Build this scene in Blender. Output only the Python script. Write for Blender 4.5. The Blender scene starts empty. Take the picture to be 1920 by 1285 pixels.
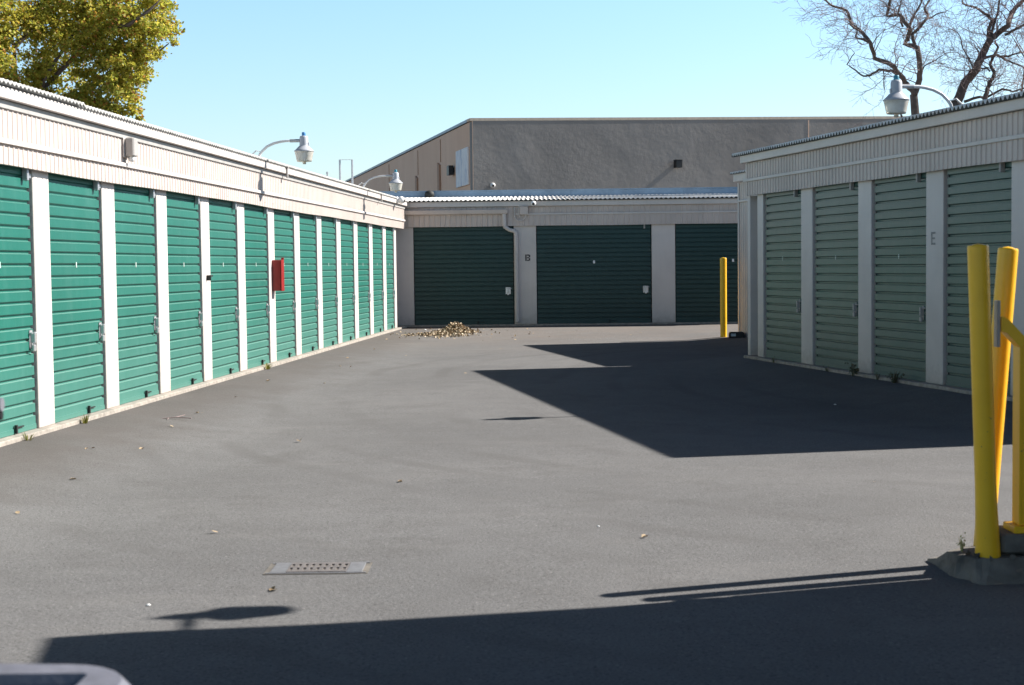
import bpy, bmesh, math, random
from math import sin, cos, radians, pi, hypot, atan2
from mathutils import Vector, Matrix, noise as mnoise

random.seed(11)
S = bpy.context.scene
COL = S.collection

# ------------------------------------------------------------------ camera
PITCH, ROLL, CAM_H = radians(2.96), radians(0.67), 1.27
fw = Vector((0, cos(PITCH), -sin(PITCH)))
r0 = Vector((1, 0, 0))
u0 = r0.cross(fw)
rr = r0 * cos(ROLL) - u0 * sin(ROLL)
uu = u0 * cos(ROLL) + r0 * sin(ROLL)
camd = bpy.data.cameras.new('camera')
cam = bpy.data.objects.new('camera', camd)
COL.objects.link(cam)
M = Matrix(((rr.x, uu.x, -fw.x, 0), (rr.y, uu.y, -fw.y, 0), (rr.z, uu.z, -fw.z, CAM_H), (0, 0, 0, 1)))
cam.matrix_world = M
camd.sensor_width = 36
camd.lens = 52.5
camd.clip_start = 0.05
camd.clip_end = 2000
camd.dof.use_dof = True
camd.dof.focus_distance = 26
camd.dof.aperture_fstop = 7.0
S.camera = cam

# ------------------------------------------------------------------ sun and sky
SUN_EL = radians(37.7)
SUN_AZ = radians(90 - 13.6)          # clockwise from +Y
sdir = Vector((sin(SUN_AZ) * cos(SUN_EL), cos(SUN_AZ) * cos(SUN_EL), sin(SUN_EL)))
sund = bpy.data.lights.new('sun', 'SUN')
sund.energy = 5.0
sund.angle = radians(0.5)
sund.color = (1.0, 0.95, 0.88)
sun = bpy.data.objects.new('sun', sund)
COL.objects.link(sun)
sun.rotation_euler = (-sdir).to_track_quat('-Z', 'Y').to_euler()
sun.location = (20, 5, 30)
W = bpy.data.worlds.new('World')
S.world = W
W.use_nodes = True
wn = W.node_tree.nodes
wl = W.node_tree.links
sky = wn.new('ShaderNodeTexSky')
sky.sky_type = 'NISHITA'
sky.sun_disc = False
sky.sun_elevation = SUN_EL
sky.sun_rotation = SUN_AZ
sky.air_density = 1.0
sky.dust_density = 0.6
sky.ozone_density = 1.0
wn['Background'].inputs['Strength'].default_value = 0.05
# clear dry winter sky: pale and bright toward the horizon, dimmed overhead for darker shade
tc = wn.new('ShaderNodeTexCoord')
sx = wn.new('ShaderNodeSeparateXYZ')
wl.new(tc.outputs['Generated'], sx.inputs[0])
rp = wn.new('ShaderNodeValToRGB')
e = rp.color_ramp.elements
e[0].position = 0.0; e[0].color = (1.46, 1.50, 1.62, 1)
e[1].position = 0.75; e[1].color = (.22, .25, .31, 1)
k = e.new(0.42); k.color = (.80, .95, 1.08, 1)
k = e.new(0.2); k.color = (1.55, 1.88, 2.06, 1)
wl.new(sx.outputs['Z'], rp.inputs['Fac'])
mx = wn.new('ShaderNodeMix'); mx.data_type = 'RGBA'; mx.blend_type = 'MULTIPLY'
mx.inputs[0].default_value = 1
wl.new(sky.outputs['Color'], mx.inputs[6])
wl.new(rp.outputs['Color'], mx.inputs[7])
wl.new(mx.outputs[2], wn['Background'].inputs['Color'])
S.view_settings.view_transform = 'Standard'
S.view_settings.look = 'None'
S.view_settings.gamma = 1
S.view_settings.exposure = 1.15


# ------------------------------------------------------------------ helpers
def lerp(a, b, t): return a + (b - a) * t
def sstep(a, b, x):
    t = min(1, max(0, (x - a) / (b - a)))
    return t * t * (3 - 2 * t)


class MB:
    def __init__(s): s.v = []; s.f = []; s.sm = []
    def add(s, vs, fs, smooth=False):
        o = len(s.v)
        s.v += [tuple(p) for p in vs]
        s.f += [tuple(o + i for i in f) for f in fs]
        s.sm += [smooth] * len(fs)
    def box(s, x0, x1, y0, y1, z0, z1, c=0.0):
        """box; with c > 0 its vertical edges are chamfered and top/bottom rims eased"""
        if c <= 0:
            vs = [(x, y, z) for z in (z0, z1) for x, y in ((x0, y0), (x1, y0), (x1, y1), (x0, y1))]
            s.add(vs, [(3, 2, 1, 0), (4, 5, 6, 7), (0, 1, 5, 4), (1, 2, 6, 5), (2, 3, 7, 6), (3, 0, 4, 7)])
            return
        def ring(k, z):
            a0, a1, b0, b1 = x0 + k, x1 - k, y0 + k, y1 - k
            return [(a0 + c, b0, z), (a1 - c, b0, z), (a1, b0 + c, z), (a1, b1 - c, z), (a1 - c, b1, z), (a0 + c, b1, z), (a0, b1 - c, z), (a0, b0 + c, z)]
        h = c * .8
        rings = [ring(h, z0), ring(0, z0 + h), ring(0, z1 - h), ring(h, z1)]
        vs = sum(rings, [])
        fs = [tuple(range(7, -1, -1)), tuple(range(24, 32))]
        for j in range(3):
            for i in range(8):
                k = (i + 1) % 8
                fs.append((j * 8 + i, j * 8 + k, j * 8 + 8 + k, j * 8 + 8 + i))
        s.add(vs, fs)
    def lathe(s, prof, n=20, axis=((0, 0, 0), (0, 0, 1)), cap=True, smooth=True):
        o = Vector(axis[0]); d = Vector(axis[1]).normalized()
        a = d.orthogonal().normalized(); b = d.cross(a)
        vs = []; fs = []
        for r, h in prof:
            for i in range(n):
                t = 2 * pi * i / n
                vs.append(o + d * h + (a * cos(t) + b * sin(t)) * r)
        for j in range(len(prof) - 1):
            for i in range(n):
                k = (i + 1) % n
                fs.append((j * n + i, j * n + k, (j + 1) * n + k, (j + 1) * n + i))
        s.add(vs, fs, smooth)
        if cap:
            s.add(vs[:n], [tuple(range(n - 1, -1, -1))])
            s.add(vs[-n:], [tuple(range(n))])
    def tube(s, pts, rad, n=8, smooth=True, cap=True):
        pts = [Vector(p) for p in pts]
        if not hasattr(rad, '__len__'): rad = [rad] * len(pts)
        vs = []; fs = []
        a = None
        for i, p in enumerate(pts):
            t = (pts[min(i + 1, len(pts) - 1)] - pts[max(i - 1, 0)])
            if t.length < 1e-9: t = Vector((0, 0, 1))
            t.normalize()
            if a is None: a = t.orthogonal().normalized()
            a = (a - t * a.dot(t))
            if a.length < 1e-6: a = t.orthogonal()
            a.normalize()
            b = t.cross(a)
            for k in range(n):
                w = 2 * pi * k / n
                vs.append(p + (a * cos(w) + b * sin(w)) * rad[i])
        for i in range(len(pts) - 1):
            for k in range(n):
                q = (k + 1) % n
                fs.append((i * n + k, i * n + q, (i + 1) * n + q, (i + 1) * n + k))
        s.add(vs, fs, smooth)
        if cap and n > 3:
            s.add(vs[:n], [tuple(range(n - 1, -1, -1))])
            s.add(vs[-n:], [tuple(range(n))])
    def prism(s, poly, y0, y1):
        """polygon in x,z extruded along y"""
        n = len(poly)
        vs = [(x, y0, z) for x, z in poly] + [(x, y1, z) for x, z in poly]
        fs = [tuple(range(n)), tuple(range(2 * n - 1, n - 1, -1))]
        for i in range(n):
            k = (i + 1) % n
            fs.append((k, i, n + i, n + k))
        s.add(vs, fs)
    def build(s, name, mat, parent=None, loc=None, rotz=None):
        me = bpy.data.meshes.new(name)
        me.from_pydata(s.v, [], s.f)
        me.polygons.foreach_set('use_smooth', s.sm)
        me.update()
        me.materials.append(mat)
        o = bpy.data.objects.new(name, me)
        COL.objects.link(o)
        if parent: o.parent = parent
        if loc: o.location = loc
        if rotz is not None: o.rotation_euler = (0, 0, rotz)
        return o


def tag(o, label=None, cat=None, group=None, kind=None):
    if label: o['label'] = label
    if cat: o['category'] = cat
    if group: o['group'] = group
    if kind: o['kind'] = kind
    return o


def thing(name, label, cat, loc=(0, 0, 0), rotz=0, group=None):
    o = bpy.data.objects.new(name, None)
    COL.objects.link(o)
    o.location = loc
    o.rotation_euler = (0, 0, rotz)
    o.empty_display_size = .2
    return tag(o, label, cat, group)


def copy_tree(o, parent=None):
    c = o.copy()
    COL.objects.link(c)
    if parent: c.parent = parent
    for ch in [x for x in COL.objects if x.parent == o]:
        copy_tree(ch, c)
    return c


# ------------------------------------------------------------------ materials
class NT:
    def __init__(s, name):
        s.m = bpy.data.materials.new(name)
        s.m.use_nodes = True
        s.t = s.m.node_tree
        s.b = s.t.nodes['Principled BSDF']
    def n(s, typ, **kw):
        x = s.t.nodes.new(typ)
        for k, v in kw.items(): setattr(x, k, v)
        return x
    def l(s, a, b): s.t.links.new(a, b)
    def set(s, **kw):
        for k, v in kw.items():
            s.b.inputs[k.replace('_', ' ')].default_value = v
    def coord(s, scale=(1, 1, 1), obj=False):
        g = s.n('ShaderNodeTexCoord') if obj else s.n('ShaderNodeNewGeometry')
        mp = s.n('ShaderNodeMapping')
        mp.inputs['Scale'].default_value = scale
        s.l(g.outputs['Object' if obj else 'Position'], mp.inputs['Vector'])
        return mp.outputs['Vector']
    def noise(s, vec, scale, detail=4, rough=.55):
        x = s.n('ShaderNodeTexNoise')
        x.inputs['Scale'].default_value = scale
        x.inputs['Detail'].default_value = detail
        x.inputs['Roughness'].default_value = rough
        s.l(vec, x.inputs['Vector'])
        return x.outputs['Fac']
    def ramp(s, fac, stops):
        x = s.n('ShaderNodeValToRGB')
        e = x.color_ramp.elements
        while len(e) < len(stops): e.new(.5)
        for el, (p, c) in zip(e, stops):
            el.position = p
            el.color = (*c, 1) if hasattr(c, '__len__') else (c, c, c, 1)
        s.l(fac, x.inputs['Fac'])
        return x.outputs['Color']
    def mix(s, fac, a, b, blend='MIX'):
        x = s.n('ShaderNodeMix', data_type='RGBA', blend_type=blend)
        for sock, v in ((x.inputs[0], fac), (x.inputs[6], a), (x.inputs[7], b)):
            if hasattr(v, 'node'): s.l(v, sock)
            elif hasattr(v, '__len__'): sock.default_value = (*v, 1)
            else: sock.default_value = v
        return x.outputs[2]
    def math(s, op, a, b=0.0):
        x = s.n('ShaderNodeMath', operation=op)
        for sock, v in ((x.inputs[0], a), (x.inputs[1], b)):
            if hasattr(v, 'node'): s.l(v, sock)
            else: sock.default_value = v
        return x.outputs[0]
    def color(s, c): s.l(c, s.b.inputs['Base Color'])
    def bump(s, h, strength=.3, dist=.01):
        x = s.n('ShaderNodeBump')
        x.inputs['Strength'].default_value = strength
        x.inputs['Distance'].default_value = dist
        s.l(h, x.inputs['Height'])
        s.l(x.outputs['Normal'], s.b.inputs['Normal'])
    def zpos(s):
        g = s.n('ShaderNodeNewGeometry')
        x = s.n('ShaderNodeSeparateXYZ')
        s.l(g.outputs['Position'], x.inputs[0])
        return x.outputs['Z']


def simple(name, col, rough=.6, metal=0, var=.12, scale=9, bump=0, bscale=60, spec=.5):
    """paint or plain surface with soft uneven tone"""
    t = NT(name)
    v = t.coord()
    a = t.noise(v, scale, 5)
    lo = tuple(c * (1 - var) for c in col)
    hi = tuple(min(1, c * (1 + var)) for c in col)
    t.color(t.ramp(a, [(.3, lo), (.7, hi)]))
    t.set(Roughness=rough, Metallic=metal)
    t.b.inputs['Specular IOR Level'].default_value = spec
    if bump: t.bump(t.noise(v, bscale, 3), bump, .004)
    return t.m


def painted(name, col, rough=.55, grime=(.30, .26, .22), gtop=.35, amount=.5, streak=.35):
    """weathered wall paint: vertical rain streaks, stains, splash dirt along the ground"""
    t = NT(name)
    v = t.coord()
    big = t.noise(v, 1.7, 5)
    fine = t.noise(v, 34, 4)
    vs = t.coord((26, 26, .9))
    st = t.noise(vs, 1, 4, .6)
    c = t.ramp(big, [(.3, tuple(x * .90 for x in col)), (.7, tuple(min(1, x * 1.06) for x in col))])
    c = t.mix(t.math('MULTIPLY', t.ramp(st, [(.52, 0), (.78, 1)]), streak), c, tuple(x * .72 for x in col))
    c = t.mix(t.math('MULTIPLY', t.ramp(fine, [(.6, 0), (.8, 1)]), .25), c, tuple(x * .78 for x in col))
    zz = t.zpos()
    d = t.math('SUBTRACT', 1.0, t.math('DIVIDE', zz, gtop))
    d = t.math('ADD', d, t.math('MULTIPLY', t.math('SUBTRACT', t.noise(v, 14, 5), .5), 1.4))
    c = t.mix(t.math('MULTIPLY', t.ramp(d, [(.25, 0), (1, 1)]), amount), c, grime)
    t.color(c)
    t.set(Roughness=rough)
    t.bump(fine, .08, .002)
    return t.m


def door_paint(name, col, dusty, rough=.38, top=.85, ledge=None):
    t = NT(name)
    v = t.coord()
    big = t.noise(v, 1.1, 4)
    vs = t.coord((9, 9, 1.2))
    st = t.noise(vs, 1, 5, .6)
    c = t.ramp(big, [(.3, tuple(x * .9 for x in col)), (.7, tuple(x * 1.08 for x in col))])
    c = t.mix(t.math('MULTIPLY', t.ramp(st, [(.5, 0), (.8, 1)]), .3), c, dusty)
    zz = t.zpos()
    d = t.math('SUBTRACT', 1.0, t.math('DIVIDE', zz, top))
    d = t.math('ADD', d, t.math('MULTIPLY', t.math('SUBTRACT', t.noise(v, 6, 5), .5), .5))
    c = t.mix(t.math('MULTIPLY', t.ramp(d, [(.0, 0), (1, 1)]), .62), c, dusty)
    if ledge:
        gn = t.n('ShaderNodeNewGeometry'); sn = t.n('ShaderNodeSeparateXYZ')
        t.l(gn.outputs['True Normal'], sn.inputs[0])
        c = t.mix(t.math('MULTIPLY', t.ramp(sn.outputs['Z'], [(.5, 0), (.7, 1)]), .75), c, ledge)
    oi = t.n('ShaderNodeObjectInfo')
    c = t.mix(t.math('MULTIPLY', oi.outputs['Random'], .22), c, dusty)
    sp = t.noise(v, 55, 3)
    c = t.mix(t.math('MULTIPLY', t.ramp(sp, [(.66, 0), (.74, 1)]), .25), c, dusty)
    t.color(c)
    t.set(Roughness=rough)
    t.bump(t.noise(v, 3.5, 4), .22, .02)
    return t.m


M_FASCIA = painted('fascia_paint', (.53, .455, .41), gtop=-1, amount=0, streak=.22)
M_BOARD = painted('board_paint', (.57, .52, .485), gtop=-1, amount=0, streak=.25)
M_PILLAR = painted('pillar_paint', (.58, .53, .495), gtop=.3, amount=.55, streak=.15)
M_WALL = painted('wall_steel', (.30, .28, .26), gtop=.3)
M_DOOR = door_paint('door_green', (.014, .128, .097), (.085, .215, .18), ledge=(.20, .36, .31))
M_DOOR_SHADE = door_paint('door_green_faded_shade', (.033, .094, .081), (.13, .165, .15), rough=.36)  # greyer copy of the door green: fading plus shade put into the colour
M_DOOR_BACK = door_paint('door_green_shade_dark', (.007, .040, .037), (.025, .06, .057), rough=.5, top=.3)  # same door green, darkened to paint in the shade at the alley end
M_TRACK = simple('track_black', (.012, .014, .014), .7)
M_ROOF = simple('roof_sheet', (.40, .39, .37), .75, var=.25, scale=5, bump=.2)
M_ROOF_W = simple('roof_sheet_pale', (.74, .72, .69), .6, var=.12, scale=3)
M_CONC = simple('concrete', (.30, .27, .235), .9, var=.3, scale=14, bump=.5)
M_CONC_DK = simple('concrete_dark', (.130, .117, .100), .9, var=.4, scale=9, bump=.8, bscale=25)
M_YELLOW = None
M_GALV = simple('galvanised', (.42, .43, .45), .42, metal=.55, var=.15, scale=20)
M_LAMP = simple('lamp_grey_paint', (.38, .395, .43), .45, var=.1, scale=15)
M_LAMP_ARM = simple('lamp_arm_white', (.62, .62, .62), .45, var=.1, scale=15)
M_TEAL = simple('photocell_teal', (.03, .22, .30), .4)
M_BLUECELL = simple('photocell_blue', (.05, .22, .48), .4)
M_BLACK = simple('black_plastic', (.012, .012, .013), .45)
M_WHITE = simple('white_plastic', (.75, .75, .74), .35, var=.05)
M_PLATE = simple('pale_plate', (.52, .60, .55), .5)
M_CHROME = simple('chrome_latch', (.60, .60, .61), .3, metal=.6, var=.1)
M_RED = simple('red_enamel', (.26, .014, .012), .4, var=.15)
M_FLASH = simple('blue_grey_flashing', (.165, .25, .35), .42, metal=.1, var=.2, scale=2.5)
M_GREYBOX = simple('grey_box_paint', (.36, .34, .32), .5)
M_BOUNCE = simple('brown_bounce_paint', (.22, .14, .08), .85, var=.4)  # brown standing in for warm bounce light inside the bin
M_BIN = simple('bin_grey', (.125, .128, .155), .6, var=.18, scale=25, bump=.2)
M_PIPE = simple('grey_pipe', (.17, .175, .20), .4, var=.12)
M_LETTER = simple('stencil_black', (.02, .02, .022), .8)
M_LETTER_F = simple('stencil_faded', (.30, .285, .27), .8, var=.35, scale=60)


def mk_yellow():
    t = NT('yellow_paint')
    v = t.coord()
    a = t.noise(v, 7, 5)
    c = t.ramp(a, [(.3, (.83, .45, .007)), (.7, (.90, .51, .010))])
    st = t.noise(t.coord((40, 40, 2.5)), 1, 4)
    c = t.mix(t.math('MULTIPLY', t.ramp(st, [(.6, 0), (.8, 1)]), .35), c, (.60, .33, .01))
    ch = t.noise(v, 48, 4)
    c = t.mix(t.ramp(ch, [(.69, 0), (.72, 1)]), c, (.30, .17, .05))
    t.color(c)
    t.set(Roughness=.36)
    t.bump(t.noise(v, 30, 3), .12, .004)
    return t.m
M_YELLOW = mk_yellow()


def mk_asphalt():
    t = NT('asphalt')
    v = t.coord()
    big = t.noise(v, .45, 6, .6)
    mid = t.noise(v, 3.2, 6, .65)
    agg = t.noise(v, 78, 4, .75)
    agg2 = t.noise(v, 33, 4, .7)
    c = t.ramp(big, [(.28, (.119, .1175, .118)), (.72, (.164, .162, .162))])
    c = t.mix(t.math('MULTIPLY', t.ramp(mid, [(.42, 0), (.75, 1)]), .35), c, (.094, .090, .087))
    c = t.mix(t.ramp(agg, [(.32, 1), (.47, 0)]), c, (.058, .056, .056))
    c = t.mix(t.math('MULTIPLY', t.ramp(agg, [(.58, 0), (.70, 1)]), .6), c, (.29, .285, .28))
    c = t.mix(t.math('MULTIPLY', t.ramp(agg2, [(.60, 0), (.72, 1)]), .35), c, (.09, .088, .088))
    # oil drips, worn dark patches and pale grit
    pat = t.noise(v, .9, 7, .72)
    c = t.mix(t.math('MULTIPLY', t.ramp(pat, [(.54, 0), (.66, 1)]), .30), c, (.070, .066, .064))
    pal = t.noise(t.coord((.5, 1.6, 1)), 1.3, 6, .7)
    c = t.mix(t.math('MULTIPLY', t.ramp(pal, [(.55, 0), (.72, 1)]), .30), c, (.185, .178, .172))
    vo = t.n('ShaderNodeTexVoronoi'); vo.inputs['Scale'].default_value = 6.5
    t.l(v, vo.inputs['Vector'])
    c = t.mix(t.math('MULTIPLY', t.ramp(vo.outputs['Distance'], [(.035, 1), (.06, 0)]), .5), c, (.05, .046, .044))
    vo = t.n('ShaderNodeTexVoronoi'); vo.inputs['Scale'].default_value = 13
    t.l(v, vo.inputs['Vector'])
    c = t.mix(t.math('MULTIPLY', t.ramp(vo.outputs['Distance'], [(.05, 1), (.08, 0)]), .45), c, (.34, .33, .31))
    # long faint tyre arcs across the lot
    w = t.n('ShaderNodeTexWave', wave_type='RINGS', rings_direction='Z')
    w.inputs['Scale'].default_value = .42
    w.inputs['Distortion'].default_value = 3.5
    w.inputs['Detail'].default_value = 3
    w.inputs['Detail Scale'].default_value = .6
    mp = t.n('ShaderNodeMapping')
    mp.inputs['Location'].default_value = (-9, -17, 0)
    g = t.n('ShaderNodeNewGeometry')
    t.l(g.outputs['Position'], mp.inputs['Vector'])
    t.l(mp.outputs['Vector'], w.inputs['Vector'])
    br = t.noise(t.coord((.35, .35, .35)), 1, 3)
    tr = t.math('MULTIPLY', t.ramp(w.outputs['Fac'], [(.78, 0), (.98, 1)]), t.ramp(br, [(.45, 0), (.62, .45)]))
    c = t.mix(tr, c, (.098, .094, .092))
    # brown soil film toward the far end and along the walls
    soil = t.noise(v, .8, 5, .65)
    sx = t.n('ShaderNodeSeparateXYZ')
    t.l(g.outputs['Position'], sx.inputs[0])
    far = t.ramp(t.math('DIVIDE', sx.outputs['Y'], 40.0), [(.55, 0), (.73, 1)])
    c = t.mix(t.math('MULTIPLY', t.math('MULTIPLY', far, t.ramp(soil, [(.3, .2), (.7, 1)])), .6), c, (.20, .165, .14))
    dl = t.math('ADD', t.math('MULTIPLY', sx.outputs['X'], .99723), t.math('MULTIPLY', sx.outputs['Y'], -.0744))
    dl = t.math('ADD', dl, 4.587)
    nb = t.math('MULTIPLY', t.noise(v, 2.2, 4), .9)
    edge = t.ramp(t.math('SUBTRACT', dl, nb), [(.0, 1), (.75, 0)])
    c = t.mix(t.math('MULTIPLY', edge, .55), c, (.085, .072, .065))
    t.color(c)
    t.set(Roughness=.92)
    t.b.inputs['Specular IOR Level'].default_value = .15
    h = t.math('ADD', agg, t.math('MULTIPLY', agg2, .8))
    t.bump(h, .55, .006)
    return t.m
M_ASPH = mk_asphalt()


def mk_stucco():
    t = NT('grey_stucco')
    v = t.coord()
    big = t.noise(v, .5, 5)
    c = t.ramp(big, [(.3, (.250, .232, .216)), (.7, (.322, .300, .281))])
    t.color(c)
    t.set(Roughness=.95)
    t.b.inputs['Specular IOR Level'].default_value = .1
    h = t.math('ADD', t.math('MULTIPLY', t.noise(v, 9, 6, .7), t.ramp(t.noise(v, .45, 4), [(.4, .25), (.65, 1)])), t.math('MULTIPLY', t.noise(v, .5, 4), 3.0))
    t.bump(h, .36, .05)
    return t.m
M_STUCCO = mk_stucco()


def mk_siding():
    t = NT('brown_panel_wall')
    v = t.coord()
    big = t.noise(v, .5, 5)
    st = t.noise(t.coord((5, 2.2, .25)), 1, 5)
    c = t.ramp(big, [(.3, (.76, .50, .35)), (.7, (.83, .57, .41))])
    c = t.mix(t.math('MULTIPLY', t.ramp(st, [(.45, 0), (.75, 1)]), .3), c, (.66, .43, .30))
    t.color(c)
    t.set(Roughness=.9)
    t.bump(t.noise(v, 8, 5), .3, .02)
    return t.m
M_SIDING = mk_siding()


def mk_banner():
    t = NT('weathered_white_board')
    v = t.coord()
    st = t.noise(t.coord((6, 3.0, .8)), 1, 6, .7)
    c = t.ramp(st, [(.38, (.42, .46, .56)), (.46, (.72, .74, .78)), (.53, (.92, .91, .88)), (.62, (.72, .72, .75)), (.7, (.92, .91, .90))])
    t.color(c)
    t.set(Roughness=.8)
    return t.m
M_BANNER = mk_banner()


def mk_bowl():
    t = NT('lamp_bowl_acrylic')
    v = t.coord()
    a = t.noise(v, 18, 4)
    t.color(t.ramp(a, [(.3, (.70, .66, .56)), (.7, (.82, .79, .72))]))
    t.set(Roughness=.25)
    t.b.inputs['Transmission Weight'].default_value = .35
    t.b.inputs['Subsurface Weight'].default_value = 0
    return t.m
M_BOWL = mk_bowl()


def mk_leaf(name, stops, trans=.58):
    t = NT(name)
    g = t.n('ShaderNodeNewGeometry')
    c = t.ramp(g.outputs['Random Per Island'], stops)
    v = t.coord()
    c = t.mix(t.math('MULTIPLY', t.ramp(t.noise(v, .9, 3), [(.4, 0), (.65, 1)]), .45), c, (.40, .34, .035))
    t.color(c)
    t.set(Roughness=.5)
    tr = t.n('ShaderNodeBsdfTranslucent')
    t.l(c, tr.inputs['Color'])
    mx = t.n('ShaderNodeMixShader')
    mx.inputs[0].default_value = trans
    t.l(t.b.outputs[0], mx.inputs[1])
    t.l(tr.outputs[0], mx.inputs[2])
    t.l(mx.outputs[0], t.t.nodes['Material Output'].inputs['Surface'])
    return t.m
M_LEAF = mk_leaf('tree_leaves', [(0, (.20, .26, .04)), (.3, (.37, .40, .06)), (.6, (.54, .50, .085)), (.86, (.62, .52, .10)), (.93, (.48, .25, .06)), (1, (.50, .18, .07))])
M_WEED = mk_leaf('weed_leaves', [(0, (.05, .07, .015)), (.5, (.11, .13, .02)), (1, (.30, .26, .08))], .3)
M_WEED_PALE = mk_leaf('weed_leaves_pale', [(0, (.30, .30, .10)), (1, (.62, .56, .30))], .4)
M_WEED_DK = mk_leaf('weed_leaves_dark', [(0, (.045, .055, .03)), (.6, (.09, .095, .05)), (1, (.20, .17, .11))], .3)


def mk_dry():
    t = NT('dry_leaves')
    g = t.n('ShaderNodeNewGeometry')
    c = t.ramp(g.outputs['Random Per Island'], [(0, (.07, .045, .025)), (.35, (.25, .17, .09)), (.7, (.40, .31, .20)), (1, (.66, .57, .44))])
    t.color(c)
    t.set(Roughness=.8)
    return t.m
M_DRY = mk_dry()


def mk_bark():
    t = NT('bark')
    v = t.coord()
    a = t.noise(t.coord((9, 9, 3)), 1, 6, .7)
    t.color(t.ramp(a, [(.3, (.06, .046, .04)), (.7, (.15, .115, .10))]))
    t.set(Roughness=.95)
    t.bump(a, .6, .03)
    return t.m
M_BARK = mk_bark()
M_TWIG = simple('twig_bark', (.27, .205, .195), .9, var=.3)


# ------------------------------------------------------------------ ground
def ground_z(x, y):
    dl = (x + 3.189) * .99723 - (y - 18.909) * .0744
    dr = -((x - 3.653) * .9786 + (y - 17.72) * .2056)
    k = sstep(20.2, 21.2, y)
    dr += 2.05 * k
    dr = lerp(3.0, dr, sstep(11.2, 12.6, y))
    P = [(-50, .15), (11, .15), (19, .085), (25, .062), (29.5, 0), (1e5, 0)]
    d = 0
    for (a, u), (b, w) in zip(P, P[1:]):
        if a <= y < b: d = lerp(u, w, (y - a) / (b - a))
    d *= 1 - .33 * min(1, max(0, (x + .8) / 2.8)) * (1 - sstep(8.5, 10.5, y))
    dist = max(0, abs(x) - 12)
    return -d * sstep(0.05, 1.7, dl) * sstep(0.05, 1.2, dr) * (1 - sstep(0, 10, dist))


def axis_vals(a, b, step, far):
    v = []
    x = a
    while x <= b + 1e-6: v.append(x); x += step
    s = step
    lo, hi = [], []
    x = a
    while x > -far: s *= 1.5; x -= s; lo.append(x)
    s = step; x = b
    while x < far: s *= 1.5; x += s; hi.append(x)
    return lo[::-1] + v + hi


gx = axis_vals(-6, 8, .2, 900)
gy = axis_vals(-2, 33, .25, 900)
g = MB()
vs = [(x, y, ground_z(x, y)) for y in gy for x in gx]
nx = len(gx)
fs = [(j * nx + i, j * nx + i + 1, (j + 1) * nx + i + 1, (j + 1) * nx + i) for j in range(len(gy) - 1) for i in range(nx - 1)]
g.add(vs, fs, True)
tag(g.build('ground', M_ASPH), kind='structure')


# ------------------------------------------------------------------ storage buildings
def rib_panel(mb, x0, x1, z0, z1, y, pitch=.09, rib=.0075):
    prof = []
    x = x0
    while x < x1:
        for dx, dy in ((0, 0), (pitch - .026, 0), (pitch - .020, -rib), (pitch - .006, -rib)):
            if x + dx <= x1: prof.append((x + dx, y + dy))
        x += pitch
    prof.append((x1, y))
    vs = []
    n = len(prof)
    sag = lambda px: .011 * mnoise.noise(Vector((px * .55, z0 * 9, x0)))
    vs += [(px, py + .006 * mnoise.noise(Vector((px * .8, 3, x0))), z0 + sag(px)) for px, py in prof]
    vs += [(px, py, z1) for px, py in prof]
    vs += [(px, y + .03, z0 + sag(px)) for px, py in prof]
    fs = []
    for i in range(n - 1):
        fs.append((i, i + 1, n + i + 1, n + i))
        fs.append((2 * n + i, 2 * n + i + 1, i + 1, i))
    mb.add(vs, fs)


def corrugated(mb, x0, x1, y0, y1, z0, slope, pitch, amp=.0135, thick=.003, shade_fill=None, zlow=None):
    seg = 8
    n = int((x1 - x0) / pitch * seg)
    vs = []
    for y, off in ((y0, 0), (y1, 0), (y0, -thick), (y1, -thick)):
        for i in range(n + 1):
            x = x0 + (x1 - x0) * i / n
            vs.append((x, y, z0 + (y - y0) * slope + off + amp * sin(2 * pi * i / seg)))
    m = n + 1
    fs = []
    for i in range(n):
        fs.append((i, i + 1, m + i + 1, m + i))
        fs.append((3 * m + i, 3 * m + i + 1, 2 * m + i + 1, 2 * m + i))
        fs.append((2 * m + i, 2 * m + i + 1, i + 1, i))
    mb.add(vs, fs, True)
    if shade_fill is not None:              # added dark filler, painting the shade under the sheet crests
        cv = []
        for i in range(n + 1):
            x = x0 + (x1 - x0) * i / n
            cv.append((x, y0 + .004, z0 - thick - .002 + amp * sin(2 * pi * i / seg)))
        k = len(cv)
        cv += [(x, y0 + .004, zlow) for x, y, z in cv]
        cv += [(x, y0 + .04, zlow) for x, y, z in cv[:k]]
        cf = []
        for i in range(n):
            cf.append((k + i, k + i + 1, i + 1, i)); cf.append((2 * k + i, 2 * k + i + 1, k + i + 1, k + i))
        shade_fill.add(cv, cf)


def curtain(mb, x0, x1, z0, z1, y, dep=.021):
    """roll-up door curtain: pressed steel slats"""
    P = .0972
    prof = []
    z = z0
    first = True
    while z < z1:
        for dz, dy in ((0, 0), (.061, 0), (.066, dep), (.082, dep), (.091, 0.0)):
            if z + dz <= z1: prof.append((z + dz, y + dy))
        z += P
    vs = [(x0, py, pz) for pz, py in prof] + [(x1, py, pz) for pz, py in prof]
    n = len(prof)
    mb.add(vs, [(i, n + i, n + i + 1, i + 1) for i in range(n - 1)])


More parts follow.
